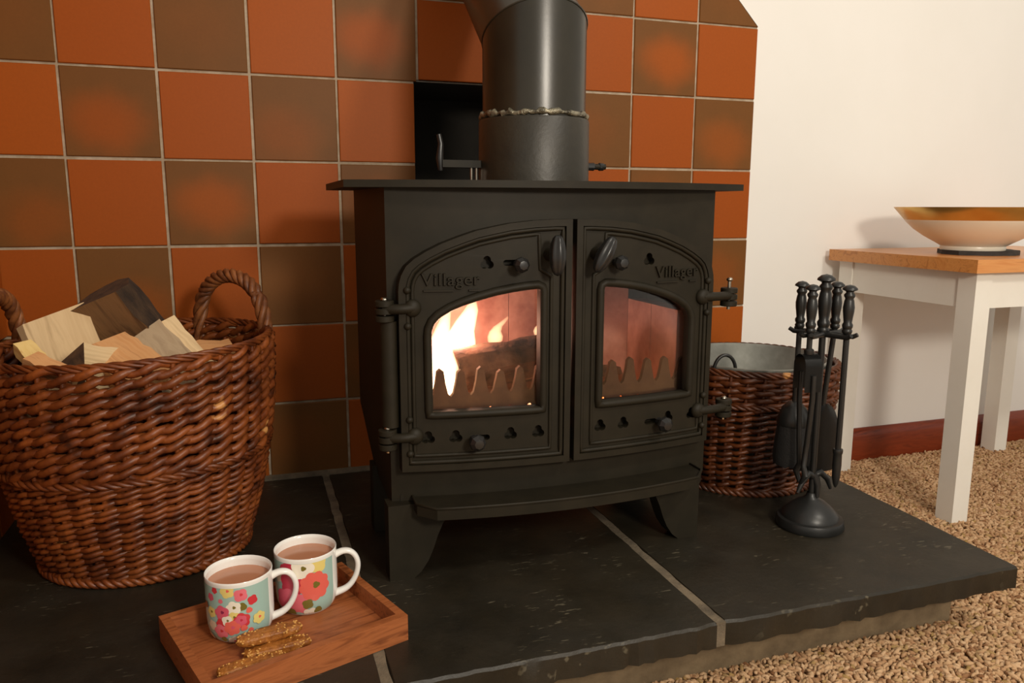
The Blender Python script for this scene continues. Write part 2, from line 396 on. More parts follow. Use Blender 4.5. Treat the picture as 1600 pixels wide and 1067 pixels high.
# floor and pile
b = NB(); box(b, -1.2, 3.2, -3.0, .02, -.03, -.002)
fl = put('floor', b, 'carpet_base', loc=(0,0,0)); tag(fl, 'beige looped carpet floor around the hearth', 'floor', kind='structure')
def tufts():
    b = NB(); bmesh.ops.create_icosphere(b, subdivisions=1, radius=1)
    tv = np.array([v.co[:] for v in b.verts]); tf = np.array([[v.index for v in f.verts] for f in b.faces]); b.free()
    sp = .0066; X, Y = np.meshgrid(np.arange(.55, 2.6, sp), np.arange(-1.0, -.02, sp*.9))
    X = X+(np.arange(X.shape[0]) % 2)[:, None]*sp/2; P = np.stack([X.ravel(), Y.ravel()], 1); P += rng.normal(0, .0018, P.shape)
    keep = ~((P[:,0] < 1.365) & (P[:,1] > -.69)); P = P[keep]; n = len(P)
    a = rng.uniform(0, 2*PI, n); tl = rng.normal(0, .45, n); sz = rng.uniform(.8, 1.3, n)
    sx, sy, szz = .0078*sz*rng.uniform(.6,1.2,n), .0030*sz, .0034*sz
    L = tv[None]*np.stack([sx, sy, szz], 1)[:, None]
    ct, st = np.cos(tl)[:,None], np.sin(tl)[:,None]
    x = L[...,0]*ct-L[...,2]*st; z = L[...,0]*st+L[...,2]*ct; y = L[...,1]
    ca, sa = np.cos(a)[:,None], np.sin(a)[:,None]
    h = rng.uniform(.002, .006, n)
    V = np.stack([x*ca-y*sa+P[:,0:1], x*sa+y*ca+P[:,1:2], z+h[:,None]], 2).reshape(-1, 3)
    F = (tf[None]+(np.arange(n)*len(tv))[:,None,None]).reshape(-1, 3)
    me = bpy.data.meshes.new('carpet_pile'); me.from_pydata(V.tolist(), [], F.tolist())
    at = me.attributes.new('tint', 'FLOAT', 'POINT'); at.data.foreach_set('value', np.repeat(rng.uniform(0, 1, n), len(tv)).astype(np.float32))
    me.polygons.foreach_set('use_smooth', np.ones(len(F), bool)); me.materials.append(MT['carpet_pile'])
    o = bpy.data.objects.new('carpet_pile', me); COL.objects.link(o); return o
tp = tufts(); tp.parent = fl; tag(tp, kind='stuff')

# ------------------------------------------------------------------ hearth
hearth = empty('hearth', (.6,-.38,0), 'raised fireplace hearth of dark slate slabs with pale mortar joints', 'hearth')
FY = -.775
def slab(x0, x1, xr=None):
    b = NB(); n = 40; poly = []
    for i in range(n+1):
        t = i/n; x = x0+(x1-x0)*t; poly.append((x, FY+random.uniform(-.0012, .0012)+(.004*math.exp(-((t-1)*30)**2) if xr is None else .005*math.exp(-(t*30)**2))))
    xe = x1 if xr is None else xr
    if xr is not None:
        poly = [(x, y) for x, y in poly]; 
    poly += [(x1+(xe-x1)*i/20+random.uniform(-.0008, .0008), FY+(-.012-FY)*i/20) for i in range(1, 21)]
    poly += [(x0+random.uniform(-.0008, .0008), FY+(-.012-FY)*(20-i)/20) for i in range(0, 20)]
    up = inset(poly, .0022); lo = [(a+random.uniform(-.001,.001), c+(0 if c > FY+.01 else random.uniform(-.003,.004))) for a, c in poly]
    L = [[(a, c, z) for a, c in P] for P, z in ((lo, HZ-.036), (poly, HZ-.004), (up, HZ))]
    R = [[b.verts.new(q) for q in P] for P in L]; n = len(poly)
    for A, B in zip(R, R[1:]):
        for k in range(n): b.faces.new((A[k], A[(k+1) % n], B[(k+1) % n], B[k]))
    b.faces.new(R[0]); b.faces.new(R[-1])
    return put('slab', b, 'slate', hearth, sharp=25)
J1, J2 = U(2.68), U(5.49)
slab(XL+.004, J1-.006); slab(J1+.006, J2-.006); slab(J2+.006, U(8.83), U(8.985))
for j in (J1, J2):
    b = NB(); pts = [(j+random.uniform(-.0015,.0015), FY+.004+i*.0253, 0) for i in range(31)]
    poly = [(x-.0075+random.uniform(-.001,.001), y) for x, y, _ in pts]+[(x+.0075+random.uniform(-.001,.001), y) for x, y, _ in reversed(pts)]
    prismz(b, poly, HZ-.036, HZ-.0012); put('mortar_joint', b, 'mortar', hearth)
b = NB(); prism_p = [(-.0015,HZ-.01),(-.028,HZ-.01),(-.022,HZ+.003),(-.012,HZ+.007),(-.0015,HZ+.008)]
plate(b, [prism_p], lambda a, c: (XL+.002, a, c), lambda a, c: (U(8.97), a, c)); put('mortar_fillet', b, 'mortar', hearth)
b = NB(); box(b, XL+.002, 1.33, -.715, -.015, 0, HZ-.034); put('plinth', b, 'plinth', hearth)

# ------------------------------------------------------------------ stove
CX = .737
def B(x): return -.545+.028*((x-CX)/.25)**2
def bowp(d): return lambda a, z: (a, B(a)-d, z)
stove = empty('wood_burning_stove', (CX,-.4,HZ), 'black cast iron wood-burning stove with two arched glazed doors', 'stove')
cuts = [CX+.25*k/8 for k in range(-10, 11)]
def front(name, loops, d0, d1, mat, parent, bevel=0, sharp=35):
    b = NB(); plate(b, loops, lambda a, z: (a, -d0, z), lambda a, z: (a, -d1, z)); cutx(b, cuts)
    if bevel:
        bmesh.ops.dissolve_limit(b, angle_limit=.01, verts=b.verts, edges=b.edges); 
        eds = [e for e in b.edges if len(e.link_faces) == 2 and e.calc_face_angle(0) > .9]
        bmesh.ops.bevel(b, geom=eds, offset=bevel, segments=2, affect='EDGES', clamp_overlap=True)
        bmesh.ops.triangulate(b, faces=[f for f in b.faces if len(f.verts) > 4]); cutx(b, cuts)
    for v in b.verts: v.co.y += B(v.co.x)
    return put(name, b, mat, parent, sharp=sharp)
ARCH = [(.249,.553),(.246,.564),(.239,.577),(.228,.587),(.212,.597),(.19,.608),(.165,.6175),(.143,.625),(.12,.630),(.095,.6350),(.06,.6388),(.03,.6402)]
OUT = [(.0035,.283),(.25,.283),(.25,.543)]+ARCH+[(.0035,.6405)]
GLS = [(.049,.369),(.206,.369),(.2065,.478),(.2055,.488),(.201,.498),(.193,.506),(.178,.515),(.16,.5225),(.14,.5290),(.115,.5355),(.09,.540),(.07,.5425),(.054,.5438),(.050,.542),(.049,.538)]
# shell: sides, back, bottom, top under-plate
ZB, ZT = .222, .684
for sgn in (-1, 1):
    b = NB()
    sec = [(-.500,ZB),(-.500,ZT),(-.275,ZT),(-.275,.33),(-.285,.27),(-.305,ZB)]
    def sx(y, z, o, sgn=sgn):
        fl = .262+.012*(y+.5)/.225; 
        if z < .33: fl -= .018*((.33-z)/.108)*((y+.5)/.225)
        return CX+sgn*(fl-o)
    sd = dense(sec, .03)
    plate(b, [sd], lambda y, z: (sx(y, z, 0), y, z), lambda y, z: (sx(y, z, .012), y, z)); put('side_panel', b, 'iron', stove)
b = NB(); box(b, CX-.262, CX+.262, -.290, -.276, .30, ZT); put('back_panel', b, 'iron', stove)
b = NB(); box(b, CX-.25, CX+.25, -.505, -.29, ZB+.002, ZB+.02); put('bottom_panel', b, 'iron', stove)
opening = [(-.222,.325),(.222,.325),(.222,.50),(.205,.54),(.16,.57),(.10,.59),(0,.598),(-.10,.59),(-.16,.57),(-.205,.54),(-.222,.50)]
front('front_panel', [[(CX-.262,ZB),(CX+.262,ZB),(CX+.262,ZT),(CX-.262,ZT)], [(CX+a, z) for a, z in opening]], -.013, -.030, 'iron', stove)
# top plate with bowed front
b = NB(); PL = [(CX-.316,-.255),(CX-.316,-.498)]+[(CX-.316+.632*k/16, -.498-.062*(1-((k-8)/8)**2)) for k in range(1,16)]+[(CX+.316,-.498),(CX+.316,-.255)]
prismz(b, PL, .6835, .6935); put('top_plate', b, 'iron', stove, bevel=.002)
# corner fillets under the plate
# doors
def trefoil(cx, cz, r=.0055):
    out = []; D = .0046
    for k in range(30):
        a = 2*PI*k/30; best = 0
        for j in range(3):
            ca = PI/2+2*PI*j/3; pr = D*math.cos(a-ca); disc = r*r-(D*math.sin(a-ca))**2
            if disc > 0: best = max(best, pr+math.sqrt(disc))
        out.append((cx+best*math.cos(a), cz+best*math.sin(a)))
    return out
def slot(cx, cz, l, h):
    return [(cx-l+h*math.cos(a), cz+h*math.sin(a)) for a in np.linspace(PI/2, 1.5*PI, 7)]+[(cx+l+h*math.cos(a), cz+h*math.sin(a)) for a in np.linspace(-PI/2, PI/2, 7)]
def lettering(text, x0, z0, width, height, d, parent):
    cu = bpy.data.curves.new('lettering', 'FONT'); cu.body = text; cu.size = 1; cu.extrude = .02
    cu.bevel_depth = .022; cu.bevel_resolution = 1; cu.resolution_u = 3; cu.space_character = 1.06
    t = bpy.data.objects.new('lettering', cu); COL.objects.link(t)
    dg = bpy.context.evaluated_depsgraph_get(); me = bpy.data.meshes.new_from_object(t.evaluated_get(dg)); 
    bpy.data.objects.remove(t)
    b = NB(); b.from_mesh(me); bpy.data.meshes.remove(me)
    xs = [v.co.x for v in b.verts]; mn, mxx = min(xs), max(xs)
    for v in b.verts:
        x = x0+(v.co.x-mn)/(mxx-mn)*width; z = z0+v.co.y*height; dd = d-.001+.0046*(v.co.z/.042)
        v.co = (x, B(x)-dd, z)
    def bar(u0, u1):
        for k in range(6):
            xa, xb = x0+width*(u0+(u1-u0)*k/6), x0+width*(u0+(u1-u0)*(k+1)/6)
            vs = box(b, xa, xb, -d-.0032, -d+.001, z0-.0088, z0-.0064)
            for v in vs: v.co.y += B(v.co.x)
    bar(.04, .54); bar(.80, .98)
    return put('lettering', b, 'iron', parent, sharp=30)
GIDX = []
def door(sg):
    X = lambda a: CX+sg*a
    mp = lambda L: [(X(a), z) for a, z in L]
    leaf_holes = [mp(GLS)]
    lows = (.212,.173,.093,.051) if sg < 0 else (.049,.089,.172,.219)
    tre = [(.127,.580)]+[(a, .331) for a in lows]
    for a, z in tre: leaf_holes.append(trefoil(X(a), z))
    ka = .147 if sg < 0 else .155
    sl = -.012 if sg < 0 else -.016
    leaf_holes.append(slot(X(ka+sl if sg > 0 else ka+sl), .328, .007, .0042))
    if sg < 0: leaf_holes.append(slot(X(.092), .580, .008, .0042))
    dr = front('door', [mp(OUT)]+leaf_holes, .003, -.012, 'iron', stove)
    out = mp(OUT); rim = inset(out, .0095)
    front('door_border', [dense(out, .012), dense(rim, .012)[::-1]], .009, .002, 'iron', dr, sharp=30)
    def bead(poly, r, d, name, step=.008, dep=None):
        b = NB(); q = dense(poly, step); tube(b, [(a, B(a)-d, z) for a, z in q], r, 8, closed=True); return put(name, b, 'iron', dr, sharp=60)
    IN1 = [(a if a > .02 else .0165, max(z, .283)) for a, z in inset(OUT, .0125)]
    bead(mp(IN1), .0035, .0045, 'moulding')
    IN2 = [(.033,.305),(.231,.305)]+[(a, z) for a, z in inset(OUT, .0195)[2:] if a > .054]+[(.052,.6195),(.050,.57),(.033,.56)]
    bead(mp(IN2), .0030, .0030, 'moulding')
    bead(inset(mp(GLS), -.0045), .0062, .004, 'glass_surround')
    b = NB(); gp = inset(mp(GLS), -.004); plate(b, [gp], lambda a, z: (a, .006, z), lambda a, z: (a, .0095, z)); cutx(b, cuts)
    for v in b.verts: v.co.y += B(v.co.x)
    put('pane', b, 'glass', dr)
    # air sliders behind the cut-outs
    front('air_slider', [[(X(.03),.316),(X(.235),.316),(X(.235),.345),(X(.03),.345)]], -.012, -.015, 'iron', dr)
    front('air_slider', [[(X(.05),.567),(X(.16),.567),(X(.16),.597),(X(.05),.597)]], -.012, -.015, 'iron', dr)
    # round faceted knobs
    for a, z, r in ((.084 if sg < 0 else .069, .578, .0115), (ka, .326, .0125)):
        b = NB(); x = X(a); mt = Matrix.Translation((x, B(x)-.002, z)) @ Matrix.Rotation(PI/2, 4, 'X')
        lathe(b, [(r*.55,0),(r*.5,.010),(r*.8,.013),(r,.019),(r*.95,.024),(r*.55,.030),(0,.031)], 8, mt); put('air_knob', b, 'iron_smooth', dr, sharp=25)
    # fluted handle
    tilt = 0 if sg < 0 else .5
    x = X(.036); z = .591
    h = empty('grip_tmp', (0,0,0)); bpy.data.objects.remove(h)
    b = NB(); mt = Matrix.Translation((x, B(x)+.0, z)) @ Matrix.Rotation(PI/2, 4, 'X'); lathe(b, [(.010,0),(.009,.012),(.007,.030)], 12, mt)
    hs = put('handle_spindle', b, 'iron', dr)
    b = NB(); nn = 48; vs = []
    prof = [(0,-1),(.35,-.94),(.62,-.8),(.86,-.5),(1,-.1),(.98,.2),(.82,.6),(.6,.84),(.35,.96),(0,1)]
    vs = lathe(b, prof, nn, cap=False)
    for v in vs:
        a = math.atan2(v.co.y, v.co.x); f = 1-.075*(1+math.cos(6*a)); v.co.x *= f; v.co.y *= f
    mt = Matrix.Translation((x, B(x)-.034, z)) @ Matrix.Rotation(tilt, 4, 'Y') @ Matrix.Diagonal((.0122,.0122,.0285,1)); bmesh.ops.transform(b, matrix=mt, verts=vs)
    put('handle', b, 'iron_smooth', dr, sharp=60)
    lettering('Villager', CX-.219 if sg < 0 else CX+.138, .550 if sg < 0 else .553, .082 if sg < 0 else .081, .0235, .003, dr)
    # hinges
    for z in (.515, .331):
        xo = X(.268 if sg < 0 else .290); xb = X(.231)
        b = NB()
        for k, (dz, hh) in enumerate(((.0105,.0085),(0,.0085),(-.0105,.0085))):
            lathe(b, [(.0125,-hh/2),(.0135,-hh/2+.001),(.0135,hh/2-.001),(.0125,hh/2)], 14, Matrix.Translation((xo, B(xo)-.003, z+dz)))
        put('hinge_knuckle', b, 'iron', stove)
        b = NB(); L = 10; pts = []
        for k in range(L+1):
            t = k/L; x = xb+(xo-xb)*t; pts.append((x, B(x)-.006-.006*math.sin(PI*t), z+.004-.001*t))
        tube(b, pts, [.0085-.0015*math.sin(PI*k/L) for k in range(L+1)], 8)
        ellipsoid(b, (xb, B(xb)-.006, z+.004), .0125, .008, .0125)
        put('hinge_strap', b, 'iron', dr, sharp=50)
        for dz in (.029, -.021):
            b = NB(); x = X(.2385); ellipsoid(b, (x, B(x)-.009, z+dz), .0052, .005, .0052); put('rivet', b, 'iron', dr, sharp=80)
        b = NB(); xx = xo; hz = .016 if (sg < 0 or z < .4) else .028
        tube(b, [(xx, B(xx)-.003, z-.020), (xx, B(xx)-.003, z+hz)], .0028, 8); ellipsoid(b, (xx, B(xx)-.003, z+hz), .0052, .0052, .0035); put('hinge_pin', b, 'steel', stove, sharp=60)
    return dr
door(-1); door(1)
# hinge posts between the knuckles on the front corners
for sg in (-1,):
    x = CX+sg*.262
    b = NB(); tube(b, [(x, B(x)+.004, .348), (x, B(x)+.004, .50)], .0125, 14); put('hinge_post', b, 'iron', stove)
# ash shelf
b = NB(); poly = [(CX-.233,-.495)]
for k in range(0, 21):
    t = k/20*2-1; x = CX+.233*t; e = abs(t)
    y = -.590+.026*t*t
    if e > .93: y += .022*((e-.93)/.07)**2
    poly.append((x, y))
poly.append((CX+.233,-.495))
prismz(b, poly, .222, .238); sh = put('ash_shelf', b, 'iron', stove, bevel=.002)
b = NB(); lip = inset(poly, .002); tube(b, [(a, c, .239) for a, c in poly[0:-1]+[poly[-1]]], .0022, 6); put('shelf_lip', b, 'iron', sh, sharp=60)
# legs
def leg(x_out, sg, y0, y1):
    b = NB(); o = x_out
    pr = [(0,HZ),(0.0,.232),(.098,.232),(.090,.212),(.080,.196),(.072,.178),(.066,.160),(.058,.142),(.047,.126),(.036,HZ)]
    prism(b, [(o-sg*a, z) for a, z in pr], y0, y1); put('leg', b, 'iron', stove, bevel=.0025)
leg(.466, -1, -.522, -.488); leg(.980, 1, -.522, -.488); leg(.472, -1, -.335, -.302); leg(.985, 1, -.335, -.302)
# firebox: bricks, baffle, fence
for xa, xb in ((CX-.208, .7155), (.7165, CX+.208)):
    b = NB(); box(b, xa, xb, -.318, -.292, .335, .60); put('firebrick', b, 'firebrick', stove, bevel=.002)
for sg in (-1, 1):
    for i in range(2):
        y0 = -.492+i*.087; xa = CX+sg*.240
        b = NB(); box(b, min(xa, xa-sg*.032), max(xa, xa-sg*.032), y0+.0008, y0+.0862, .335, .494); put('firebrick', b, 'firebrick', stove, bevel=.002)
b = NB(); vs = box(b, CX-.236, CX+.236, -.47, -.318, .565, .580)
for v in vs:
    if v.co.y < -.4: v.co.z += .03
put('baffle_plate', b, 'soot', stove)
b = NB(); box(b, CX-.24, CX+.24, -.50, -.292, .318, .334); put('grate', b, 'fire_iron', stove)
FENCE = [(CX-.232,.335)]
n = 15; sp = .464/n
top = []
for i in range(n):
    c = CX-.232+sp*(i+.5); hz = .42+random.uniform(-.004,.004)
    for t, z in ((-.5,.381),(-.36,.386),(-.24,.402),(-.16,hz-.004),(0,hz),(.16,hz-.004),(.24,.402),(.36,.386)): top.append((c+t*sp, z))
b = NB(); plate(b, [[(CX-.232,.340)]+top+[(CX+.232,.381),(CX+.232,.340)]]+[ring2(CX-.232+sp*i, .357, .0052, 10) for i in range(1, n)], lambda a, c: (a, -.497, c), lambda a, c: (a, -.489, c)); put('fire_fence', b, 'fire_iron', stove)

# burning logs, embers, flames (inside the stove)
def log_obj(name, A, Bp, up, poly, mats, label, cat='log', jit=.0015, group=None, roundbark=None, parent=None):
    """split log: cross-section poly of (u,v,matindex of the side starting there); mats = side materials, last = ends"""
    A = Vector(A); Bp = Vector(Bp); ax = (Bp-A).normalized(); up = Vector(up); v = (up-ax*up.dot(ax)).normalized(); u = v.cross(ax)
    L = (Bp-A).length; b = NB(); K = 8; n = len(poly); R = []
    ph = random.uniform(0, 6)
    for k in range(K+1):
        t = k/K; w = .0025*math.sin(ph+3*t)
        R.append([b.verts.new((p[0]+w+random.uniform(-jit, jit), p[1]-w+random.uniform(-jit, jit), t*L+(random.uniform(-jit,jit)*2 if k in (0,K) else 0))) for p in poly])
    for k in range(K):
        for i in range(n):
            f = b.faces.new((R[k][i], R[k][(i+1) % n], R[k+1][(i+1) % n], R[k+1][i])); f.material_index = poly[i][2]
    for r in (R[0], R[-1]): f = b.faces.new(r); f.material_index = len(mats)-1
    bmesh.ops.recalc_face_normals(b, faces=b.faces)
    me = bpy.data.meshes.new(name); b.to_mesh(me); b.free()
    for q in mats: me.materials.append(MT[q])
    for p in me.polygons: p.use_smooth = True
    me.set_sharp_from_angle(angle=.5)
    o = bpy.data.objects.new(name, me); COL.objects.link(o)
    o.matrix_world = Matrix.Translation(A) @ Matrix(((u.x, v.x, ax.x, 0), (u.y, v.y, ax.y, 0), (u.z, v.z, ax.z, 0), (0,0,0,1)))
    return tag(o, label, cat, group)
def circ(r, n=14, m=0, sq=1): return [(r*math.cos(2*PI*k/n)*(1+.06*math.sin(3*k)), r*sq*math.sin(2*PI*k/n), m) for k in range(n)]
log_obj('burning_log', (.585,-.425,.402), (.835,-.405,.424), (0,0,1), circ(.034, 14), ['charred','charred'], 'thick charred log burning beside the white-hot flame', 'log', .003)
log_obj('burning_log', (.60,-.39,.362), (.90,-.375,.362), (0,0,1), circ(.026, 12), ['charred','charred'], 'low charred log glowing under the thick burning log', 'log', .003)
b = NB()
for k in range(150):
    ellipsoid(b, (CX+random.uniform(-.21,.21), random.uniform(-.475,-.34), .336+random.uniform(0,.008)), random.uniform(.006,.014), random.uniform(.006,.012), random.uniform(.004,.009), 6, 4, Matrix.Rotation(random.uniform(0,3), 4, 'Z'))
eb = put('ember_bed', b, 'ember', loc=(CX,-.4,.334)); tag(eb, 'glowing bed of embers on the stove grate', 'embers', kind='stuff')
def flame(px, py, pz, h, w, lean, mat, label, dpt=.6, ph=0):
    b = NB(); pf = [(0,0),(.55,.06),(.88,.18),(1,.32),(.9,.48),(.66,.64),(.42,.78),(.2,.91),(0,1)]
    vs = lathe(b, pf, 14, cap=False)
    for v in vs:
        t = v.co.z; k = 1+.14*math.sin(7*t+ph)
        v.co.x = v.co.x*w*k+lean*t*t+.006*math.sin(8*t+ph)*t; v.co.y *= w*dpt; v.co.z = t*h
        v.co += Vector((px, py, pz))
    return tag(put('flame', b, mat, loc=(px,py,pz), sharp=180), label, 'flame', None)
flame(.560,-.455,.345, .170, .030, .010, 'flame_hot', 'tall white-hot flame by the hinges of the door nearer the log basket')
flame(.606,-.405,.41, .110, .027, .022, 'flame_hot', 'broad bright flame rising over the end of the burning log', .6, 1.5)
flame(.664,-.40,.435, .050, .013, .020, 'flame_soft', 'small ragged flame licking above the middle of the log', .6, .7)
flame(.742,-.40,.445, .036, .011, .006, 'flame_soft', 'small pointed flame at the stove middle above the log', .6, 2.2)
flame(.700,-.478,.350, .032, .008, -.008, 'flame_hot', 'narrow flame showing between the fence tines', .6, .3)
lamp('fire_light', (.602,-.407,.455), 1.35, (1,.52,.38), .02)

# ------------------------------------------------------------------ flue pipe
PX0, PY0 = .730, -.400
flue = empty('flue_pipe', (PX0,PY0,.694), 'black enamelled flue pipe with welded collar rising from the stove', 'flue pipe')
b = NB(); lathe(b, [(.085,.692),(.087,.694),(.0865,.787),(.085,.790),(.079,.790)], 48, Matrix.Translation((PX0,PY0,0)), cap=False); put('collar', b, 'flue_collar', flue, sharp=40)
BA = math.radians(50); RP = .0805; ZM = .918; mts = math.tan(BA/2)
b = NB(); n = 48
lo = []; hi = []
for k in range(n):
    a = 2*PI*k/n; x, y = RP*math.cos(a), RP*math.sin(a)
    lo.append(b.verts.new((PX0+x, PY0+y, .76))); hi.append(b.verts.new((PX0+x, PY0+y, ZM-mts*y)))
for k in range(n): b.faces.new((lo[k], lo[(k+1) % n], hi[(k+1) % n], hi[k]))
put('pipe', b, 'iron_flue', flue, sharp=60)
b = NB(); dv = Vector((0, math.sin(BA), math.cos(BA))); R0 = []; R1 = []
for k in range(n):
    a = 2*PI*k/n; x, y = RP*math.cos(a), RP*math.sin(a); p = Vector((PX0+x, PY0+y, ZM-mts*y)); R0.append(b.verts.new(p))
    t = (.004-p.y)/dv.y; R1.append(b.verts.new(p+dv*t))
for k in range(n): b.faces.new((R0[k], R0[(k+1) % n], R1[(k+1) % n], R1[k]))
put('elbow', b, 'iron_flue', flue, sharp=60)
b = NB(); tube(b, [(PX0+RP*math.cos(a), PY0+RP*math.sin(a), ZM-mts*RP*math.sin(a)) for a in np.linspace(0, 2*PI, 48, endpoint=False)], .0016, 6, closed=True); put('weld_seam', b, 'flue_collar', flue, sharp=60)
b = NB(); pts = []; rr = []
for k in range(90):
    a = 2*PI*k/90; pts.append((PX0+.0815*math.cos(a), PY0+.0815*math.sin(a), .795+random.uniform(-.0025,.0025))); rr.append(.0040+random.uniform(-.0016,.0018))
tube(b, pts, rr, 8, closed=True); put('fire_cement', b, 'cement', flue, sharp=60)
b = NB(); tube(b, [(PX0-.15,PY0+.01,.7215),(PX0+.12,PY0-.01,.7215)], .0045, 10); put('damper_rod', b, 'iron', flue)
b = NB(); box(b, PX0-.148, PX0-.085, PY0-.002, PY0+.018, .717, .728); put('damper_bracket', b, 'iron', flue, bevel=.001)
b = NB(); tube(b, [(PX0-.150,PY0+.004,.712),(PX0-.151,PY0+.004,.73),(PX0-.149,PY0+.004,.752),(PX0-.152,PY0+.004,.766)], [.0035,.006,.0042,.004], 8); put('damper_handle', b, 'steel' if False else 'iron_smooth', flue, sharp=60)
for dx in (-.100, -.092):
    b = NB(); tube(b, [(PX0+dx,PY0+.006,.694),(PX0+dx,PY0+.006,.719)], .0025, 8); put('damper_screw', b, 'steel', flue)
b = NB(); lathe(b, [(.006,0),(.0065,.014),(.0048,.016),(.0048,.022),(.0065,.024),(.006,.031),(.003,.035),(0,.0355)], 10, Matrix.Translation((PX0+.086,PY0-.008,.7215)) @ Matrix.Rotation(PI/2, 4, 'Y')); put('damper_knob', b, 'iron_smooth', flue)

# ------------------------------------------------------------------ wicker baskets
def twist(bm, fn, t0, t1, strands, R, r, turns, n=120, closed=False, taper=False):
    for s in range(strands):
        pts = []
        for k in range(n+(0 if closed else 1)):
            t = t0+(t1-t0)*k/n; p = fn(t); q = fn(t+.004); d = (q-p).normalized()
            h = Vector((0,0,1)) if abs(d.z) < .8 else Vector((0,1,0)); u = d.cross(h).normalized(); v = d.cross(u)
            a = 2*PI*(turns*k/n+s/strands); pts.append(p+(u*math.cos(a)+v*math.sin(a))*R)
        tube(bm, pts, r, 6, closed=closed)
def basket(name, label, c0, c1, a0, b0, a1, b1, z0, rimz, N, zones, mat, handles=(), bow=.012, border=.006):
    root = empty(name, (c0[0], c0[1], z0), label, 'basket')
    def surf(t, h, off=0):   # t angle, h 0..1
        e = h**.8; A = a0+(a1-a0)*e+bow*math.sin(PI*h)+off; Bq = b0+(b1-b0)*e+bow*math.sin(PI*h)+off
        cx = c0[0]+(c1[0]-c0[0])*h; cy = c0[1]+(c1[1]-c0[1])*h
        zz = z0+(rimz(t)-z0)*h
        return Vector((cx+A*math.cos(t), cy+Bq*math.sin(t), zz))
    for k in range(N):
        t = 2*PI*k/N; b = NB(); tube(b, [surf(t, h) for h in np.linspace(0.01, .985, 12)], .0036, 6); put('stake', b, mat, root, sharp=80)
    for (h0, h1, rows, r, slant) in zones:
        for i in range(rows):
            hh = h0+(h1-h0)*(i+.5)/rows; b = NB(); K = N*6; pts = []; rr = []
            for k in range(K):
                t = 2*PI*k/K; ph = N*t/2*1.0 if False else PI*k/6; ph += PI*(i % 2)
                amp = .0052
                zo = slant*math.sin(ph)+.0012*math.sin(3*t+i)
                p = surf(t, hh, amp*math.cos(ph)+random.uniform(-.0006,.0006)); p.z += zo; pts.append(p); rr.append(r*(1+random.uniform(-.1,.1)))
            tube(b, pts, rr, 6, closed=True); put('weaver', b, mat, root, sharp=80)
    for h, R, r in ((.025,.0045,.0042), (zones[0][1]+.004,.0034,.0034)):
        b = NB(); twist(b, lambda t: surf(t, h, .004), 0, 2*PI, 3, R, r, int(N*.7), 260, True); put('twisted_band', b, mat, root, sharp=80)
    b = NB(); twist(b, lambda t: surf(t, 1.0, .0), 0, 2*PI, 4, border, border*.75, int(N*.45), 300, True); put('border', b, mat, root, sharp=80)
    b = NB(); prismz(b, [(c0[0]+(a0-.004)*math.cos(2*PI*k/40), c0[1]+(b0-.004)*math.sin(2*PI*k/40)) for k in range(40)], z0+.001, z0+.01); put('base', b, mat, root)
    for t0, t1, hgt, out in handles:
        P0, P1 = surf(t0, .97), surf(t1, .97); mid = (P0+P1)/2; n = Vector((math.cos((t0+t1)/2), math.sin((t0+t1)/2), 0))
        def fn(s, P0=P0, P1=P1, n=n): 
            a = PI*s; c = math.cos(a); sq = math.sin(a)
            return (P0+P1)/2+(P0-P1)/2*(c if abs(c) < 1 else c)*1.02+Vector((0,0,hgt))*max(0, sq)**.8+n*out*sq+Vector((0,0,-.03))*(1-sq)**3
        b = NB(); twist(b, fn, .0, 1.0, 4, .0072, .0056, 4.2, 70); put('handle', b, 'handle_wicker', root, sharp=80)
    return root, surf
rimL = lambda t: .4535+.007*math.cos(t)+.004*math.sin(t)
basket('log_basket', 'large brown wicker basket heaped with split logs', (.122,-.292), (.122,-.290), .140, .120, .197, .176, HZ, rimL, 36,
       [(.03,.50,30,.0042,.0030), (.515,.988,21,.0058,.0052)], 'wicker', [(.22,1.12,.092,.004), (2.62,3.5,.09,.004)], border=.0036)
rimR = lambda t: .352
basket('coal_basket', 'round dark wicker basket holding a zinc bucket behind the stove', (1.235,-.272), (1.257,-.262), .135, .135, .165, .165, HZ, rimR, 34,
       [(.04,.74,26,.0042,.0025), (.75,.975,7,.0054,.0012)], 'wicker_dark', (), .006, .0042)
# bucket inside
bk = empty('bucket', (1.25,-.265,HZ+.012), 'galvanised grey metal bucket standing inside the dark wicker basket', 'bucket')
b = NB(); lathe(b, [(0,0),(.11,0),(.146,.225),(.150,.228),(.150,.231),(.146,.232),(.143,.226),(.108,.004),(0,.004)], 48, Matrix.Translation((1.252,-.264,HZ+.012)), cap=False); put('pail', b, 'zinc', bk, sharp=50)
b = NB(); pts = [(1.140+(-.021*math.cos(a) if a < PI else .021), -.343+.004*math.cos(a), .352+.030*math.sin(a)) for a in np.linspace(-.5, PI, 18)]+[(1.162,-.348,.335),(1.163,-.348,.318)]
tube(b, pts, .0034, 8); put('bail_handle', b, 'companion', bk, sharp=60)

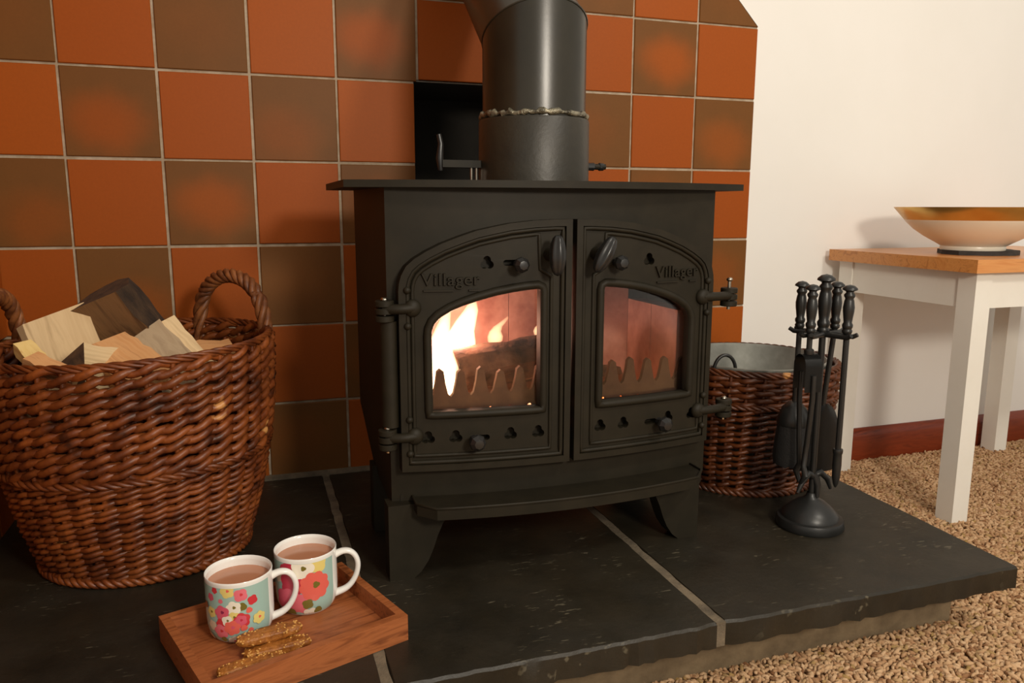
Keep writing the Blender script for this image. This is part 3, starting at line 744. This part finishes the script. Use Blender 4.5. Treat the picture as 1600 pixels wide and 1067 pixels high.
# ------------------------------------------------------------------ split logs in the basket
grp = 'split logs in the wicker basket'
W = lambda *a: a
def wedge(wd, ht, m=(0,0,0)): return [(-wd/2,-ht/2,m[0]),(wd/2,-ht/2,m[1]),(wd/2*.9,ht/2,m[2]),(-wd/2*.95,ht/2,m[0])]
camv = (-.1,-.8,.35)
log_obj('split_log', (.012,-.265,.490), (.062,-.325,.36), (-.15,-.75,.55), [(-.050,-.02,0),(-.035,-.035,0),(.046,-.03,0),(.052,.022,0),(-.034,.026,0),(-.046,.016,0)], ['log_pale','log_pale'], 'pale cream split log leaning beside the dark bark-covered log', group=grp)
log_obj('split_log', (.084,-.285,.527), (.178,-.262,.385), (.40,.72,.30), [(-.048,-.030,0),(.048,-.030,1),(.055,-.004,1),(.044,.022,1),(.022,.036,1),(-.008,.038,1),(-.034,.024,1),(-.050,-.002,1)], ['log_dark','bark','end_grain'], 'dark bark-covered log standing highest in the basket', group=grp, jit=.003)
log_obj('split_log', (.060,-.405,.452), (.135,-.31,.41), (0,-.2,1), [(-.038,-.03,0),(.036,-.03,0),(-.014,.028,0)], ['log_pale','end_grain'], 'triangular wedge log with dark end grain facing out', group=grp)
log_obj('split_log', (.092,-.345,.462), (.160,-.405,.415), (-.1,-.35,1), [(-.045,-.012,0),(.036,-.014,0),(.032,.008,0),(-.042,.012,0)], ['log_tan','log_tan'], 'flat orange-tan slab of wood lying on the pile', group=grp)
log_obj('split_log', (.142,-.31,.462), (.212,-.385,.388), (-.25,-.7,.7), [(-.036,-.022,0),(.034,-.022,1),(.032,.02,0),(-.036,.02,0)], ['log_grey','log_tan','log_tan'], 'weathered grey-faced split log beside the tan slab', group=grp)
log_obj('split_log', (.168,-.30,.476), (.238,-.36,.395), (.1,-.6,.75), [(-.012,-.02,0),(.012,-.02,0),(.013,.02,0),(-.012,.02,0)], ['log_pale','log_tan'], 'thin light plank-like log leaning on the grey-faced one', group=grp, jit=.0008)
log_obj('split_log', (.178,-.30,.432), (.262,-.27,.430), (0,-.3,1), wedge(.05,.02), ['log_tan','log_tan'], 'low orange log at the handle side of the basket', group=grp)
log_obj('split_log', (-.010,-.345,.462), (.018,-.385,.432), (0,-.3,1), wedge(.026,.016), ['log_yellow','log_yellow'], 'small yellow log chip below the pale cream log', group=grp)
log_obj('split_log', (.012,-.40,.452), (.066,-.43,.425), (0,-.4,1), wedge(.026,.016), ['log_tan','log_tan'], 'narrow tan stick tucked inside the front basket rim', group=grp)

# ------------------------------------------------------------------ companion set
PXc, PYc = 1.188, -.545
cs = empty('companion_set_stand', (PXc,PYc,HZ), 'black cast iron fireside tool stand with domed base and four-hook rack', 'tool stand')
T = Matrix.Translation((PXc,PYc,0))
b = NB(); lathe(b, [(0,HZ),(.054,HZ),(.0565,HZ+.004),(.0545,HZ+.014),(.0535,HZ+.0165),(.047,HZ+.0175),(.0455,HZ+.024),(.036,HZ+.034),(.024,HZ+.044),(.014,HZ+.049),(.009,HZ+.054),(.0075,HZ+.06)], 40, T, cap=False); put('base', b, 'companion', cs, sharp=50)
b = NB(); tube(b, [(PXc,PYc,HZ+.05),(PXc,PYc,.46)], .0055, 12); put('pole', b, 'companion', cs)
b = NB()
for sg in (-1, 1):
    tube(b, [(PXc,PYc,.205),(PXc+sg*.012,PYc-.004,.213),(PXc+sg*.026,PYc-.006,.200),(PXc+sg*.034,PYc-.006,.182)], [.007,.006,.005,.003], 8)
tube(b, [(PXc+.002,PYc,.21),(PXc+.006,PYc-.006,.19),(PXc+.005,PYc-.008,.17)], [.008,.006,.004], 8)
put('leaf_collar', b, 'companion', cs, sharp=60)
HPROF = [(.0062,0),(.0085,.003),(.0092,.007),(.0075,.010),(.0092,.014),(.0095,.018),(.0072,.022),(.0082,.030),(.0098,.042),(.0102,.050),(.0085,.062),(.0072,.066),(.0096,.070),(.0098,.073),(.0066,.077),(.0070,.079),(.0135,.082),(.0128,.085),(.0075,.0895),(0,.0915)]
def grip(bm, x, y, z, s=1): lathe(bm, [(r*s, h*s) for r, h in HPROF], 16, Matrix.Translation((x,y,z)), cap=False)
b = NB(); grip(b, PXc, PYc, .452, 1.08); put('handle', b, 'companion', cs, sharp=50)
R_ = Vector((.759,-.652,0)); F_ = Vector((.652,.759,0)); P0 = Vector((PXc,PYc,0))
offs = dict(brush=(-.037,.020), tongs=(-.019,-.034), shovel=(.018,.036), poker=(.036,-.020))
pos = {k: P0+R_*a+F_*d for k, (a, d) in offs.items()}
b = NB(); zr = .452
for k, q in pos.items():
    dirv = (q-P0).normalized(); s = Vector((-dirv.y, dirv.x, 0))
    pts = [P0, P0.lerp(q, .5), q-dirv*.010]
    for side in (-1, 1):
        L = [P0+s*side*.003, q-dirv*.008+s*side*.0075, q+dirv*.006+s*side*.0085, q+dirv*.013+s*side*.010]
        tube(b, [(p.x, p.y, zr+(.004 if j == 3 else 0)) for j, p in enumerate(L)], [.005,.0042,.004,.0036], 8)
put('rack', b, 'companion', cs, sharp=60)
def tool(key, name, label):
    q = pos[key]; r = empty(name, (q.x,q.y,.2), label, 'fire tool', 'fireside tools on the stand')
    b = NB(); grip(b, q.x, q.y, .456, .88); put('handle', b, 'companion', r, sharp=50); return q, r
q, r = tool('brush', 'hearth_brush', 'black hearth brush with a domed metal cap hanging beside the basket')
b = NB(); tube(b, [(q.x,q.y,.456),(q.x,q.y,.322)], .0046, 10); put('rod', b, 'companion', r)
b = NB(); lathe(b, [(0,.330),(.010,.328),(.020,.318),(.026,.303),(.028,.290),(.027,.288)], 28, Matrix.Translation((q.x,q.y,0)), cap=False); put('cap', b, 'companion', r, sharp=50)
b = NB(); lathe(b, [(.026,.292),(.029,.26),(.031,.23),(.029,.218),(0,.216)], 40, Matrix.Translation((q.x,q.y,0)), cap=False)
for v in b.verts:
    v.co.x += random.uniform(-.0008,.0008); v.co.z += random.uniform(-.002,.002)
put('bristles', b, 'bristle', r, sharp=30)
q, r = tool('tongs', 'fire_tongs', 'black spring fire tongs with a riveted bow hanging on the stand')
b = NB(); tube(b, [(q.x,q.y,.456),(q.x,q.y,.424)], .0046, 10); lathe(b, [(.0075,.422),(.008,.425),(.008,.429),(.006,.431)], 12, Matrix.Translation((q.x,q.y,0))); put('rod', b, 'companion', r)
arc = []   # bow strap: an arch across F_-ish direction, wide across
d1 = (R_*.55-F_*.83).normalized(); d2 = Vector((-d1.y, d1.x, 0))
b = NB(); rows = []
for t in np.linspace(-1, 1, 25):
    a = t*PI/2*1.0; off = math.sin(a)*.0175; zz = .423-.020*(1-math.cos(a)) - (0 if abs(t) < .999 else 0)
    rows.append((off, zz))
rows = [(-.0175,.362)]+rows+[(.0175,.362)]
prev = None
for th in (0, .0016):
    pass
ring = []
for off, zz in rows:
    c = Vector((q.x,q.y,zz))+d1*off; ring.append([c+d2*.0145, c-d2*.0145])
top_ = [[b.verts.new(p) for p in rr_] for rr_ in ring]
for A_, B_ in zip(top_, top_[1:]): b.faces.new((A_[0], A_[1], B_[1], B_[0]))
bmesh.ops.solidify(b, geom=b.faces[:], thickness=.0018); put('spring_bow', b, 'companion', r, sharp=50)
for sg in (-1, 1):
    e = Vector((q.x,q.y,0))+d1*(sg*.0185)
    for zz in (.386,.370):
        b = NB(); ellipsoid(b, (e.x, e.y, zz), .0026, .0026, .0026, 8, 6); put('rivet', b, 'companion', r, sharp=80)
    b = NB(); f = Vector((q.x,q.y,0))+d1*(sg*.006)
    tube(b, [(e.x,e.y,.39),(e.x,e.y,.35),(f.x+d1.x*sg*.006,f.y+d1.y*sg*.006,.28),(f.x,f.y,.235),(f.x+d1.x*sg*.008,f.y+d1.y*sg*.008,.22),(f.x-d1.x*sg*.004,f.y-d1.y*sg*.004,.203)], [.0042,.0044,.0042,.0042,.0055,.003], 8); put('arm', b, 'companion', r, sharp=60)
q, r = tool('shovel', 'fire_shovel', 'black fire shovel with a rounded pan hanging at the back of the stand')
b = NB(); qb = q-R_*.010; tube(b, [(q.x,q.y,.456),(qb.x,qb.y,.318)], .0046, 10); put('rod', b, 'companion', r)
b = NB(); sdir = (R_*.80+F_*.6).normalized(); nd = Vector((-sdir.y, sdir.x, 0)); c0 = qb+R_*.004
prof = [(-.036,.205),(-.0365,.27),(-.033,.297),(-.022,.317),(-.006,.326),(.006,.326),(.022,.317),(.033,.297),(.0365,.27),(.036,.205)]
g = []
nx = 12
for j in range(14):
    z = .205+.121*j/13; wd = .0365 if z < .27 else .0365*math.sqrt(max(.02, 1-((z-.27)/.057)**2))
    g.append([b.verts.new((c0+sdir*(wd*(2*i/nx-1))+nd*(.012*((2*i/nx-1)**2)-.004)).to_3d()+Vector((0,0,z))) for i in range(nx+1)])
for A_, B_ in zip(g, g[1:]):
    for i in range(nx): b.faces.new((A_[i], A_[i+1], B_[i+1], B_[i]))
bmesh.ops.solidify(b, geom=b.faces[:], thickness=.0018); put('pan', b, 'companion', r, sharp=50)
q, r = tool('poker', 'fire_poker', 'black fire poker with a thick pointed tip hanging toward the table')
b = NB(); tube(b, [(q.x,q.y,.456),(q.x,q.y,.262)], .0048, 10); put('rod', b, 'companion', r)
b = NB(); lathe(b, [(.0078,.264),(.0082,.262),(.0080,.258),(.0070,.255),(.0074,.236),(.0066,.215),(.004,.203),(.0015,.198),(0,.197)], 12, Matrix.Translation((q.x,q.y,0)), cap=True); put('tip', b, 'companion', r, sharp=50)

# ------------------------------------------------------------------ side table, bowl, coaster
tb = empty('side_table', (1.94,-.22,0), 'small white painted side table with a varnished pine top', 'table')
TX0, TX1, TY0, TY1 = 1.640, 2.245, -.435, -.022
b = NB(); box(b, TX0, TX1, TY0, TY1, .531, .5575); put('table_top', b, 'pine_x', tb, bevel=.0015)
lw = .042
for x in (TX0+.020, TX1-.020-lw):
    for y in (TY0+.016, TY1-.016-lw):
        b = NB(); box(b, x, x+lw, y, y+lw, 0, .531); put('leg', b, 'white_paint', tb, bevel=.0015)
xl, xr_, yf, yb_ = TX0+.020, TX1-.020, TY0+.016, TY1-.016
b = NB(); box(b, xl+.004, xl+.02, yf+lw, yb_-lw, .458, .531); put('apron', b, 'white_paint', tb)
b = NB(); box(b, xr_-.02, xr_-.004, yf+lw, yb_-lw, .458, .531); put('apron', b, 'white_paint', tb)
b = NB(); box(b, xl+lw, xr_-lw, yf+.004, yf+.02, .458, .531); put('apron', b, 'white_paint', tb)
b = NB(); box(b, xl+lw, xr_-lw, yb_-.02, yb_-.004, .458, .531); put('apron', b, 'white_paint', tb)
BC = (1.806,-.275)
b = NB(); pl = [(BC[0]+.012+(.082+.006*math.sin(3.1*k+1)+.004*math.cos(5*k))*math.cos(2*PI*k/18), BC[1]-.006+(.076+.004*math.sin(2.3*k))*math.sin(2*PI*k/18)) for k in range(18)]
prismz(b, pl, .5572, .5668); co = put('slate_coaster', b, 'coaster', loc=(BC[0],BC[1],.5575), bevel=.001); tag(co, 'rough-edged dark slate coaster under the gold-rimmed bowl', 'coaster')
bw = empty('bowl', (BC[0],BC[1],.5645), 'wide cream ceramic bowl with a shiny gold band, on the slate coaster', 'bowl')
T = Matrix.Translation((BC[0],BC[1],.5665)) @ Matrix.Diagonal((1,1,.97,1))
b = NB(); lathe(b, [(0,.004),(.058,.004),(.060,0),(.063,0),(.064,.005),(.063,.009),(.076,.017),(.098,.030),(.120,.046),(.137,.063),(.1395,.067)], 64, T, cap=False)
lathe(b, [(.1365,.067),(.134,.063),(.116,.046),(.094,.032),(.07,.020),(.04,.012),(0,.010)], 64, T, cap=False); put('dish', b, 'cream', bw, sharp=50)
b = NB(); lathe(b, [(.1395,.067),(.152,.082),(.1625,.0945),(.1628,.0955),(.1610,.0955),(.149,.082),(.1365,.067)], 64, T, cap=False); put('gold_band', b, 'gold', bw, sharp=50)['label'] = 'shiny gold rim band'

# ------------------------------------------------------------------ tray, mugs, biscuits
Rc, Lc = Vector((.461,-.683)), Vector((.164,-.588)); Fc = Vector((.399,-.506))
ex = (Rc-Fc); ey = (Lc-Fc)
# make a true rectangle around the measured corners
yd = Vector((Lc.x-Fc.x, Lc.y-Fc.y)).normalized(); xd = Vector((-yd.y, yd.x)); 
if xd.dot(ex) < 0: xd = -xd
TL, TW = (Lc-Fc).length, .188
ctr = Fc+yd*TL/2+xd*TW/2
tray = empty('serving_tray', (ctr.x,ctr.y,HZ), 'rectangular brown wooden tray with raised sides, holding two mugs', 'tray')
MTX = Matrix(((-yd.x, -xd.x, 0, ctr.x), (-yd.y, -xd.y, 0, ctr.y), (0,0,1,HZ), (0,0,0,1)))   # local x along the length, local y away from viewer
tray.matrix_world = MTX
def tpart(name, bm, mat, parent, bevel=0):
    if bevel:
        eds = [e for e in bm.edges if e.calc_face_angle(0) > .6]; bmesh.ops.bevel(bm, geom=eds, offset=bevel, segments=2, affect='EDGES')
    bmesh.ops.recalc_face_normals(bm, faces=bm.faces)
    me = bpy.data.meshes.new(name); bm.to_mesh(me); bm.free(); me.materials.append(MT[mat])
    o = bpy.data.objects.new(name, me); COL.objects.link(o); o.parent = parent; return o
hl, hw, tk = TL/2, TW/2, .011
b = NB(); box(b, -hl+.004, hl-.004, -hw+.004, hw-.004, .002, .011); tpart('tray_base', b, 'tray_wood', tray)
for y in (-hw, hw-tk):
    b = NB(); box(b, -hl, hl, y, y+tk, 0, .034); tpart('long_side', b, 'tray_wood', tray, .0015)
for x in (-hl, hl-tk):
    b = NB(); box(b, x, x+tk, -hw+tk, hw-tk, 0, .034); o = tpart('short_side', b, 'tray_wood', tray, .0015)
ZM_ = HZ+.011
cam_xy = Vector((.2942,-1.585))
def mug(cx, cy, label, flowers, tz, hang):
    mg = empty('mug', (cx,cy,ZM_), label, 'mug'); T = Matrix.Translation((cx,cy,ZM_)); R = .0405; Hh = .081
    OUTP = [(.0,.002),(.029,.002),(.031,0),(.0335,.001),(.0365,.006),(.039,.013),(.0402,.022),(R,.03),(R,.078),(.0408,.0805),(.0402,.0815),(.0388,.0805),(.0380,.076),(.0378,.03),(.035,.01),(0,.006)]
    b = NB(); lathe(b, OUTP, 64, T, cap=False); put('cup', b, 'china', mg, sharp=50)
    b = NB(); lathe(b, [(.0381,tz-.002),(.0381,tz),(0,tz)], 48, T, cap=False); put('tea', b, 'tea', mg)['label'] = 'milky brown tea'
    vd = (cam_xy-Vector((cx,cy))).normalized(); va = math.atan2(vd.y, vd.x)    # angle facing the camera
    def rad(z):
        for (r0, z0), (r1, z1) in zip(OUTP[2:9], OUTP[3:10]):
            if z0 <= z <= z1: return r0+(r1-r0)*(z-z0)/max(1e-9, z1-z0)
        return R
    def sp(th, z, off): a = va+th; r = rad(z)+off; return (cx+r*math.cos(a), cy+r*math.sin(a), ZM_+z)
    T0, T1, Z0, Z1 = -2.6, .98, .003, .0755
    b = NB(); nn = 60; zs = [.003,.006,.010,.014,.02,.028,.04,.05,.06,.07,.0755]
    g = [[b.verts.new(sp(T0+(T1-T0)*i/nn, z, .00018)) for i in range(nn+1)] for z in zs]
    for A_, B_ in zip(g, g[1:]):
        for i in range(nn): b.faces.new((A_[i], A_[i+1], B_[i+1], B_[i]))
    keys = list(PRINT)
    pr = put('printed_band', b, [PRINT['teal']], mg, sharp=80)
    b = NB(); lay = 0
    def blob(th, z, rx, key, petals, amp, rot=0):
        nonlocal lay
        lay += 1; off = .00026+(.00003 if len(flowers) > 20 else .00006)*lay; n = 36; rings = []
        for f in (0, .2, .4, .6, .8, 1):
            rg = []
            for k in range(n if f else 1):
                a = 2*PI*k/n; rr = rx*f*(1+amp*abs(math.cos(petals*(a+rot)/2))-amp*.6)
                t = min(T1, max(T0, th+rr*math.cos(a)/R)); zz = min(Z1, max(Z0+.001, z+rr*math.sin(a))); rg.append(b.verts.new(sp(t, zz, off)))
            rings.append(rg)
        mi = keys.index(key)
        for k in range(n):
            k2 = (k+1) % n; f_ = b.faces.new((rings[0][0], rings[1][k], rings[1][k2])); f_.material_index = mi
            for A_, B_ in zip(rings[1:], rings[2:]):
                f_ = b.faces.new((A_[k], A_[k2], B_[k2], B_[k])); f_.material_index = mi
    for (th, z, rx, key, pet, ckey) in flowers:
        blob(th, z, rx*1.12, key, pet, .22 if pet < 8 else .14, rx*90)
        if ckey: blob(th+rx*.1/R, z+rx*.1, rx*.25, ckey, 3, .3)
    put('flower_print', b, [PRINT[k] for k in keys], mg, sharp=80)['label'] = 'printed bright flowers'
    # handle
    a0 = va+hang; dr = Vector((math.cos(a0), math.sin(a0), 0)); c = Vector((cx,cy,ZM_))
    ctl = [(.0370,.066),(.048,.0705),(.058,.0695),(.0655,.062),(.0685,.050),(.066,.036),(.059,.0235),(.050,.0160),(.0365,.0115)]
    pts = []
    for i in range(len(ctl)-1):
        p0, p1, p2, p3 = (Vector(ctl[max(0, min(len(ctl)-1, i+j))]) for j in (-1, 0, 1, 2))
        for s in range(5):
            t = s/5; pts.append(.5*((2*p1)+(p2-p0)*t+(2*p0-5*p1+4*p2-p3)*t*t+(3*p1-p0-3*p2+p3)*t**3))
    pts.append(Vector(ctl[-1]))
    b = NB(); side = Vector((-dr.y, dr.x, 0)); rings = []
    for i, p in enumerate(pts):
        q = pts[min(i+1, len(pts)-1)]-pts[max(i-1, 0)]; q.normalize(); nrm = Vector((-q.y, q.x))
        e = abs(2*i/(len(pts)-1)-1); wd = .0052+.0018*e**3; tk_ = .0036+.0014*e**3
        rings.append([b.verts.new(c+dr*(p.x+nrm.x*tk_*math.cos(a))+Vector((0,0,p.y+nrm.y*tk_*math.cos(a)))+side*wd*math.sin(a)) for a in np.linspace(0, 2*PI, 12, endpoint=False)])
    for A_, B_ in zip(rings, rings[1:]):
        for k in range(12): b.faces.new((A_[k], A_[(k+1) % 12], B_[(k+1) % 12], B_[k]))
    b.faces.new(rings[0]); b.faces.new(rings[-1]); put('handle', b, 'china', mg, sharp=70)
def fl1(X, Y, r, key, pet=5, ck=None, c=(415,355,318,140,545), H=.0775):
    u = max(-.985, min(.985, (X-c[0])/c[2])); th = math.asin(u); yr = c[1]+c[3]*math.sqrt(1-u*u)
    return (th, H-(Y-yr)/c[4]*.079, r/c[2]*.0405, key, pet, ck)
F1 = [fl1(*a) for a in [(190,495,28,'red'),(300,525,58,'yellow',5,'coral'),(420,575,56,'pink',4,'red'),(525,630,42,'red',4),(155,545,34,'rose'),(240,600,20,'pink'),(155,680,48,'yellow',5,'olive'),
    (430,680,36,'olive',3),(350,680,60,'white',5,'olive'),(245,705,64,'rose',5,'purple'),(490,717,26,'coral',3),(235,800,46,'red'),(160,800,46,'pale'),(350,765,50,'yellow',5,'olive'),(290,785,46,'white',4,'olive'),(420,800,66,'red',5,'crimson'),(410,800,48,'rose',5,'crimson'),
    (230,870,64,'pink',5,'red'),(330,855,66,'coral',6,'rose'),(575,795,54,'yellow',6,'coral'),(435,870,28,'coral',3),(497,897,22,'coral',3),(245,950,26,'olive',4),(490,960,50,'purple',4),(340,995,58,'white',6,'rose'),(130,900,40,'pale'),(60+60,600,30,'brown')]]
C2 = (423,225,330,130,585)
F2 = [fl1(*a, c=C2) for a in [(110,430,60,'teal'),(140,470,50,'pale'),(235,420,86,'crimson',5),(545,385,84,'yellow',4),(280,560,130,'crimson',6),(385,425,104,'white',5,'olive'),(210,720,120,'rose',5),(340,770,105,'pink',6),(505,605,142,'coral',9,'olive'),(425,785,50,'olive',4),(450,915,80,'white',6),(535,865,40,'olive',3),(240,870,60,'olive',4)]]
mug(.262,-.610, 'white mug with many small flowers on pale turquoise, beside the biscuits', F1, .069, 1.52)
mug(.346,-.569, 'white mug with one large coral flower on pale turquoise', F2, .069, 1.52)
def biscuit(A, Bp, z, wd, label):
    A = Vector(A+(z,)); Bp = Vector(Bp+(z,)); d = (Bp-A); L = d.length; ang = math.atan2(d.y, d.x); c = (A+Bp)/2
    root = empty('sesame_biscuit', c, label, 'biscuit', None)
    b = NB(); bmesh.ops.create_icosphere(b, subdivisions=4, radius=1)
    from mathutils import noise
    seedv = Vector((A.x*50, A.y*50, 0))
    for v in b.verts:
        x, y, zz = v.co
        s = lambda t, p: math.copysign(abs(t)**p, t)
        q = Vector((s(x,.55)*L/2, s(y,.6)*wd/2, s(zz,.6)*.0064)); nz = noise.noise(q*180+seedv)*.0016+noise.noise(q*420+seedv)*.0009
        v.co = q+v.co.normalized()*nz
    sv = [v.co.copy() for v in b.verts if v.co.z > -.002]
    mt = Matrix.Translation(c) @ Matrix.Rotation(ang, 4, 'Z'); bmesh.ops.transform(b, matrix=mt, verts=b.verts)
    put('biscuit_bar', b, 'biscuit', root, sharp=80)
    b = NB()
    for p in random.sample(sv, 60): ellipsoid(b, mt @ p, random.uniform(.0013,.0026), .0013, .0009, 6, 4, Matrix.Rotation(random.uniform(0,3), 4, 'Z') @ Matrix.Rotation(random.uniform(-.6,.6), 4, 'X'))
    o = put('sesame_seeds', b, 'seed', root, sharp=80); o['kind'] = 'stuff'
biscuit((.264,-.686), (.342,-.674), ZM_+.0066, .022, 'long sesame biscuit lying under another biscuit')
biscuit((.257,-.676), (.333,-.659), ZM_+.0190, .022, 'sesame biscuit stacked on top of another biscuit by the mug')
biscuit((.236,-.716), (.311,-.700), ZM_+.0066, .021, 'single sesame biscuit lying along the tray edge')
